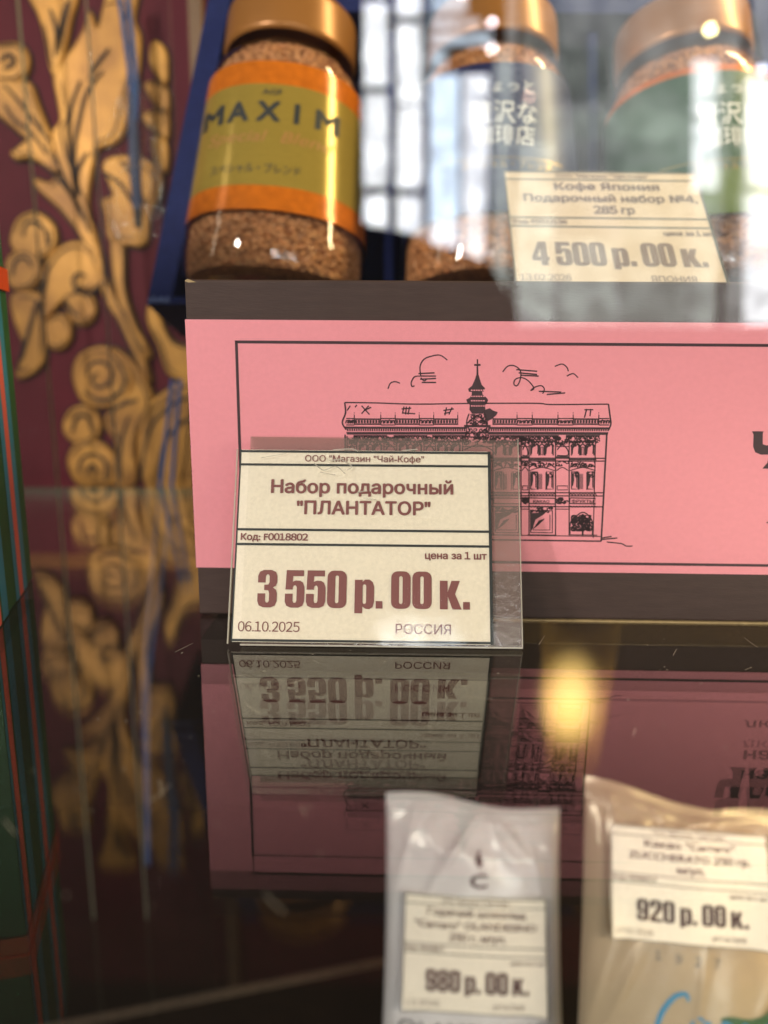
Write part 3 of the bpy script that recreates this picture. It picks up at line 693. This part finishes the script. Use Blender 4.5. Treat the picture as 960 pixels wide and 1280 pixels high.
# ================================================================== hanging cellophane sachets on blue cords
def sachet(label, cords, top, bot, w, fill):
    t = thing('hanging_sachet', label, 'sachet', frame((top[0]*.001, .512, top[1]*.001), (1, 0, 0), UP), 'cellophane sachets hanging on blue cords')
    H = math.hypot(top[0]-bot[0], top[1]-bot[1]); sx = (bot[0]-top[0])/H
    rr = random.Random(int(w*7)); fold = [(rr.uniform(.3, 2.5), rr.uniform(0, 6), rr.uniform(6, 15), rr.uniform(5, 20)) for _ in range(5)]
    def body(side):
        def fn(u, v):
            ww = w*(.30+.70*min(1, v*2.6))*(1-.12*max(0, v-.8)*5); x = (u-.5)*ww+sx*H*v
            d = side*(5.5*math.sin(math.pi*u)*math.sin(math.pi*min(1, .1+v*.9)))
            d += sum(a*.6*math.sin(p+f_*u+g*v) for a, p, f_, g in fold)*math.sin(math.pi*u)
            return (x, -v*H, d)
        return fn
    b = MB(); b.grid(body(1), 26, 40); b.grid(body(-1), 26, 40); b.build('cellophane', CRINKLE, t)
    b = MB()
    for c in cords: b.tube(smooth_line([(x-top[0], z-top[1], 0) for x, z in c]), 1.5, 0)
    b.build('cord', M['cord'], t)
    if fill:
        b = MB(); b.grid(lambda u, v: (sx*H*(.08+.84*v)+3.8*math.cos(u*2*math.pi)*(.6+.4*math.sin(math.pi*v)), -H*(.08+.84*v), 2.4*math.sin(u*2*math.pi)*(.6+.4*math.sin(math.pi*v))), 16, 14, 0, True, True, lambda u, v: 1 if v > .86 else 0)
        b.build('contents', [M['slate'], M['black']], t)
sachet('crinkled cellophane sachet with slate blue filling hung before the golden leaf', [[(-162, 300), (-158.5, 262), (-157, 228)], [(-157, 300), (-154.5, 258), (-156, 228)]], (-158, 252), (-158, 158), 36, True)
sachet('cellophane sachet hanging low on a long blue cord, seen through the shelf', [[(-141, 70), (-146, 40), (-156, -20), (-166, -90), (-173, -150), (-176, -230), (-179, -296)], [(-136, 70), (-140, 40), (-148, -20), (-160, -90), (-170, -150), (-175, -230), (-178, -296)]], (-178, -290), (-176, -402), 40, False)

# ================================================================== coffee bags under the shelf
def bag(label, mtx, w, v0, v1, film, art_fn, topfn, shift=0, creases=()):
    t = thing('coffee_bag', label, 'coffee bag', mtx, 'film bags standing below the shelf')
    Hh = v1-v0
    def fn(side):
        def g(u, v):
            x = shift+(u-.5)*w*(1-.035*math.sin(math.pi*v))-(5*(1-v) if shift else 0); y = v0+Hh*v
            if v > .985: y += 0
            y += topfn(u)*max(0, v-.6)/.4
            s = math.sin(math.pi*u)**.55 if 0 < u < 1 else 0
            e = min(1, (1-v)/.16)**.8 if v < 1 else 0
            d = 17*s*e*(.55+.45*min(1, v*4))
            d += .9*math.sin(9*u+5*v)*e*s + .7*math.sin(17*u-9*v+1)*e*s + 1.6*math.sin(5*u*u*3+v*22)*math.exp(-((v-.86)/.07)**2)*s
            for cx, cyy, ang, amp, wid, ln_ in creases:
                a = (x-cx)*math.cos(ang)+(y-cyy)*math.sin(ang); q = -(x-cx)*math.sin(ang)+(y-cyy)*math.cos(ang)
                d += 1.7*amp*math.exp(-abs(q/wid)**1.4-(a/ln_)**2)*s*(1 if v < .97 else 0)
            d += (.55*math.sin(u*46+3*math.sin(v*30))+.5*math.sin(u*29+1))*math.exp(-((v-.88)/.055)**2)*s
            if v > .93: d += .5*math.sin((1-v)*Hh*3.2)*min(1, (v-.93)*60)
            return (x, y, side*d-17)
        return g
    b = MB(); b.grid(fn(1), 90, 120); b.grid(lambda u, v: fn(-1)(1-u, v), 24, 40); body = b.build('bag_body', film, t)
    surf = fn(1)
    def on(x, y, z):
        u = min(max((x-shift)/w+.5, .02), .98); v = min(max((y-v0)/Hh, 0), .97); p = surf(u, v); return (x, y, p[2]+z)
    [(lambda T: (f_(T), T.build(n_, m_, body)))(MB(on)) for n_, f_, m_ in art_fn]
    return t, on
B1 = lean(65, (.0528, .363, -.2371), R(-1.2)); B2 = lean(65, (.1574, .340, -.1799), R(-4.2))
def emblem1(T):
    T.text('C', -3.2, 6.2, 33, 7.5, .3, 0, .03)
def flame1(T):
    vs, fs = curve_geo([smooth_loop([(1.5, 44), (-.5, 47), (.5, 50), (2.6, 53.5), (2.4, 50), (3.8, 47.5), (3, 44.5)])]); T.add([(x, y, .3) for x, y, _ in vs], fs, 0)
t1, on1 = bag('white film coffee bag standing below the shelf, left of the cream bag', B1, 104, -95, 77, M['lilac'],
    [('emblem_letter', emblem1, M['print_']), ('emblem_flame', flame1, M['print_']), ('lettering', lambda T: T.text('OLANDESINO', -42, 42, -43.5, 7.5, .3, 0, .006), M['greyink'])],
    lambda u: 3.2-7*u+2.2*math.sin(u*7), 0, [(-14, 50, 1.0, 2.2, 2.2, 22), (-6, 60, .8, 1.6, 1.8, 16), (-40, 50, 1.35, 2.0, 3, 34), (-34, 62, 1.1, 1.2, 1.6, 14), (22, 58, 2.3, 1.5, 2.2, 16), (10, 66, 1.9, 1.0, 1.5, 10), (-30, 20, 1.2, 1.0, 2, 30), (36, 40, 1.75, 1.4, 2.5, 30), (44, 0, 1.5, 2.0, 3, 50), (-46, 0, 1.62, 1.6, 2.5, 50)])
def year2(T):
    for i, ch in enumerate('1927'): T.text(ch, -17+i*9.6, -14.0+i*9.6, -33-.4*i, 4.2, .4, 0, .02)
def script2(T):
    for p, w in (([(-1, -50), (-2.5, -47), (-8, -49), (-14, -57), (-16, -66), (-12, -69), (-5, -64)], 2.6), ([(8, -60), (4, -57), (0, -62), (0, -68), (4, -69), (8, -63), (9, -58), (8, -68), (12, -69)], 1.9),
                 ([(20, -59), (16, -58), (13, -64), (14, -69), (20, -66)], 1.9), ([(30, -61), (26, -58), (23, -64), (24, -69), (29, -64), (31, -59), (30, -69), (34, -68)], 1.9), ([(42, -61), (38, -58), (35, -64), (38, -70), (43, -66), (45, -61), (40, -57)], 1.9)): T.stroke(smooth_line(p), w, .5, 0, True)
def green2(T):
    vs = []
    for j in range(13):
        for i in range(13):
            x = 10+i*4.0; top = -59+9*(i/12)**.7+1.5*math.sin(i*.9)
            vs.append((x, top+(-120-top)*(j/12), .2))
    T.add(vs, [(j*13+i, (j+1)*13+i, (j+1)*13+i+1, j*13+i+1) for j in range(12) for i in range(12)], 0)
t2, on2 = bag('cream film bag with blue script standing below the shelf at right', B2, 116, -155, 51, M['sand'],
    [('year_lettering', year2, M['greyink']), ('blue_script', script2, M['bagblue']), ('green_print', green2, M['baggreen'])],
    lambda u: -13*min(1, u/.60)+5*max(0, u-.60)/.4+.9*math.sin(u*11), 8, [(20, 34, .2, 2.6, 2.4, 16), (30, 38, 2.9, 1.4, 1.6, 10), (-30, -44, 1.15, 2.0, 3.2, 26), (-44, -52, 1.3, 1.4, 2.2, 22), (42, -42, 1.1, 2.6, 5, 24), (-36, 32, 1.7, 1.4, 3, 26), (-44, 10, 1.55, 1.4, 2.5, 40), (-16, 40, 2.2, 1.0, 1.8, 12), (6, -40, 1.4, .8, 2.5, 20)])
def tagwarp(on, du, dv, curl):
    def w(x, y, z):
        p = on(x+du, y+dv, 0); c = curl(x, y)
        return (x, y, z+1.5+.35*(p[2]-on(du+40, dv+30, 0)[2])+c)
    return w
cc = lambda x, y: 5*max(0, (x-66)/14)**2*max(0, 1-y/40)+3.2*max(0, (14-x)/14)**2*max(0, 1-y/22)-.5
def bagtag(mtx, on, du, dv, roll): return mtx @ Matrix.Translation((du*.001, dv*.001, (on(du+40, dv+30, 0)[2])*.001)) @ Matrix.Rotation(roll, 4, 'Z')
price_tag('pale price tag marked 980, with curled corners on the white bag', bagtag(B1, on1, -41, -30, R(-1.0)),
          [('Горячий шоколад', 13, 68), ('"Carraro" OLANDESINO', 6, 74), ('250 г, м/уп.', 25, 57)], 'Код: F0022017', '980 р. 00 к.', '12.2026', 'ИТАЛИЯ', Ht=59, paper='tagwhite', ink='darkmaroon', warp=tagwarp(on1, -41, -30, cc), rule=.55, px=(13, 70))
price_tag('pale price tag marked 920, tilted on the cream bag', bagtag(B2, on2, -40, -24.5, R(.4)),
          [('Какао "Carraro"', 17, 63), ('ZUCCHERATO 250 гр.', 9, 71), ('м/уп.', 33, 47)], 'Код: F0006013', '920 р. 00 к.', '17.02.2026', 'ИТАЛИЯ', Wd=81, Ht=54, paper='tagwhite', ink='print_', warp=tagwarp(on2, -40, -24.5, cc), rule=.55, px=(13, 69))

# ================================================================== warm yellow glow under the shelf, modelled as an added lamp
sl = thing('glow_stand_in', 'soft yellow glow behind the bags under the shelf, modelled as a lamp', 'lamp', frame((.152, .555, -.172), (1, 0, 0), UP))
m = bpy.data.materials.new('glow_cone_film'); m.use_nodes = True; nt = m.node_tree; nt.nodes.remove(nt.nodes['Principled BSDF'])
a = nt.nodes.new('ShaderNodeBsdfTranslucent'); a.inputs[0].default_value = (.42, .30, .13, 1); d = nt.nodes.new('ShaderNodeBsdfTransparent'); d.inputs[0].default_value = (1, .97, .9, 1)
x = nt.nodes.new('ShaderNodeMixShader'); x.inputs[0].default_value = .62; nt.links.new(a.outputs[0], x.inputs[1]); nt.links.new(d.outputs[0], x.inputs[2]); nt.links.new(x.outputs[0], nt.nodes['Material Output'].inputs[0])
b = MB(); b.grid(lambda u, v: ((20+10*v)*math.cos(2*math.pi*u), -62+125*v, (20+10*v)*math.sin(2*math.pi*u)), 40, 16, 0, True, True); b.build('glow_cone', m, sl)  # translucent cone added so the glow fades upward
# soft-edged glow volume, its emission faded outward to imitate a blurred glow
m = bpy.data.materials.new('soft_glow'); m.use_nodes = True; nt = m.node_tree; nt.nodes.remove(nt.nodes['Principled BSDF'])
tc = nt.nodes.new('ShaderNodeTexCoord'); mp = nt.nodes.new('ShaderNodeMapping'); mp.inputs['Location'].default_value = (.12, .10, 0); mp.inputs['Scale'].default_value = (1/.033, 1/.056, 1/.030)
ln_ = nt.nodes.new('ShaderNodeVectorMath'); ln_.operation = 'LENGTH'; mr = nt.nodes.new('ShaderNodeMapRange'); mr.interpolation_type = 'SMOOTHERSTEP'
mr.inputs[1].default_value = 1.0; mr.inputs[2].default_value = .10; mr.inputs[3].default_value = 0; mr.inputs[4].default_value = 100
e = nt.nodes.new('ShaderNodeEmission'); e.inputs[0].default_value = (1, .66, .22, 1)
nt.links.new(tc.outputs['Object'], mp.inputs[0]); nt.links.new(mp.outputs[0], ln_.inputs[0]); nt.links.new(ln_.outputs['Value'], mr.inputs[0]); nt.links.new(mr.outputs[0], e.inputs[1]); nt.links.new(e.outputs[0], nt.nodes['Material Output'].inputs['Volume'])
b = MB(); b.grid(lambda u, v: (34*math.sin(math.pi*v)*math.cos(2*math.pi*u)-4, -6+60*math.cos(math.pi*v), 30*math.sin(math.pi*v)*math.sin(2*math.pi*u)), 24, 16, 0, True, True); b.build('glow_core', m, sl)

# ================================================================== the street window and lights that the front pane mirrors
PANES = [
  ([(-0.085, 1.427), (0.003, 1.428), (0.004, 1.286), (-0.085, 1.285)],14.85,'w'),
  ([(-0.085, 1.268), (0.004, 1.269), (0.007, 1.002), (-0.085, 1.001)],14.85,'w'),
  ([(-0.085, 0.983), (0.007, 0.984), (0.009, 0.668), (-0.085, 0.667)],14.85,'w'),
  ([(-0.085, 0.645), (0.009, 0.646), (0.01, 0.525), (-0.085, 0.545)],14.85,'w'),
  ([(0.025, 1.428), (0.121, 1.429), (0.124, 1.222), (0.027, 1.221)],14.85,'w'),
  ([(0.027, 1.201), (0.125, 1.202), (0.129, 0.949), (0.03, 0.948)],14.85,'w'),
  ([(0.03, 0.94), (0.129, 0.941), (0.134, 0.666), (0.032, 0.665)],14.85,'w'),
  ([(0.033, 0.644), (0.134, 0.644), (0.137, 0.501), (0.034, 0.522)],14.85,'w'),
  ([(0.137, 1.429), (0.274, 1.43), (0.28, 1.233), (0.141, 1.232)],8.1,'b'),
  ([(0.141, 1.22), (0.322, 1.221), (0.323, 1.188), (0.142, 1.187)],8.1,'b'),
  ([(0.142, 1.177), (0.365, 1.178), (0.367, 1.133), (0.143, 1.131)],8.1,'b'),
  ([(0.143, 1.124), (0.213, 1.124), (0.215, 1.055), (0.144, 1.055)],8.1,'b'),
  ([(0.144, 1.042), (0.257, 1.043), (0.274, 0.451), (0.155, 0.478)],13.5,'b'),
  ([(0.263, 1.043), (0.362, 1.043), (0.384, 0.41), (0.28, 0.443)],12.15,'w'),
  ([(0.364, 1.133), (0.437, 1.133), (0.472, 0.282), (0.391, 0.395)],4.6,'g'),
  ([(0.474, 0.927), (1.066, 0.931), (1.074, 0.836), (0.478, 0.832)],3.68,'g'),
  ([(0.464, 0.822), (0.593, 0.822), (0.626, 0.196), (0.488, 0.253)],5.29,'g'),
  ([(0.625, 0.495), (0.841, 0.497), (0.872, 0.197), (0.641, 0.196)],3.91,'g'),
  ([(0.846, 0.744), (1.082, 0.745), (1.131, 0.199), (0.884, 0.197)],2.76,'g'),
  ([(1.062, 1.099), (1.157, 1.1), (1.176, 0.906), (1.079, 0.905)],12.15,'w'),
  ([(1.08, 0.894), (1.177, 0.895), (1.2, 0.665), (1.101, 0.664)],13.5,'w'),
  ([(1.108, 0.653), (1.183, 0.654), (1.226, 0.203), (1.148, 0.202)],3.91,'g'),
  ([(1.254, 1.036), (1.429, 1.037), (1.471, 0.678), (1.291, 0.676)],13.5,'w'),
  ([(1.287, 0.66), (1.473, 0.661), (1.528, 0.196), (1.335, 0.195)],12.15,'w'),
  ([(0.452, 1.431), (0.589, 1.432), (0.606, 1.109), (0.466, 1.108)],1.725,'g'),
  ([(0.605, 1.134), (0.773, 1.135), (0.785, 0.955), (0.615, 0.954)],1.84,'g'),
]
PANES += [([(.40, 1.435), (1.62, 1.435), (1.62, .19), (.50, .19)], 2.7, 'v')]  # dim glowing sheet added behind the panes to veil the jars
win = thing('street_window', 'tall bright window in dark frames, mirrored in the glass over the jars', 'window', frame((0, -2.8, 0), (1, 0, 0), UP))
b = MB()
for x in (16, 139, 368, 455, 1238):
    b.box(x-7, x+7, 190, 1440, -30, -8)
b.box(-170, 1600, 1440, 1500, -30, -8); b.box(-170, 1600, 130, 185, -30, -8); b.box(-200, -171, 130, 1500, -30, -8); b.box(1600, 1640, 130, 1500, -30, -8)
b.build('window_frame', M['dark'], win)
HUE = {'w': (.96, .97, 1.0), 'b': (.74, .87, 1.0), 'g': (.80, .86, .80), 'v': (.86, .88, .86)}
for i, (p, s, h) in enumerate(PANES):
    b = MB(); q = [(x*1000, z*1000) for x, z in p]; n = len(q)
    if h in 'wb': q = [(x+(5 if k in (0, 3) else -5), z+(-3 if k < 2 else 3)) for k, (x, z) in enumerate(q)]
    b.add([(x, z, -4 if h != 'v' else 30) for x, z in q]+[(x, z, -8 if h != 'v' else 26) for x, z in q], [(0, 3, 2, 1), (4, 5, 6, 7)]+[(k, (k+1) % n, n+(k+1) % n, n+k) for k in range(n)])
    b.build('pane_or_veil', glow('pane_or_veil_glow_%s_%d' % (h, int(s*10)), HUE[h], s*1.15, .35, 12), win)
for x, z, r_, c, s, lb in ((.356, 1.188, 9, (1, .82, .88), 90, 'pale pink round light mirrored above the lower of a pair'), (.359, 1.107, 11, (1, .84, .84), 60, 'pale pink round light mirrored just beneath its twin'),
                    (.251, 1.275, 11, (1, .9, .95), 80, 'white round light mirrored at the top edge of the picture'), (1.1, 1.17, 12, (1, .86, .36), 170, 'bright yellow round light mirrored over the right jar lid'),
                    (.492, .959, 10, (1, .62, .5), 22, 'faint orange round light mirrored beside the navy jar'), (1.292, 1.049, 12, (.7, .8, 1), 50, 'bluish round light mirrored at the far right edge')):
    t = thing('round_light', lb, 'light', frame((x, -2.745, z), (1, 0, 0), UP), 'small round lights mirrored in the glass')
    b = MB(); b.grid(lambda u, v: (r_*math.sin(math.pi*v)*math.cos(2*math.pi*u), -r_*math.cos(math.pi*v), r_*math.sin(math.pi*v)*math.sin(2*math.pi*u)), 16, 10, 0, True, True)
    b.build('globe', glow('globe_%d_%d' % (x*1000, s), c, s), t)
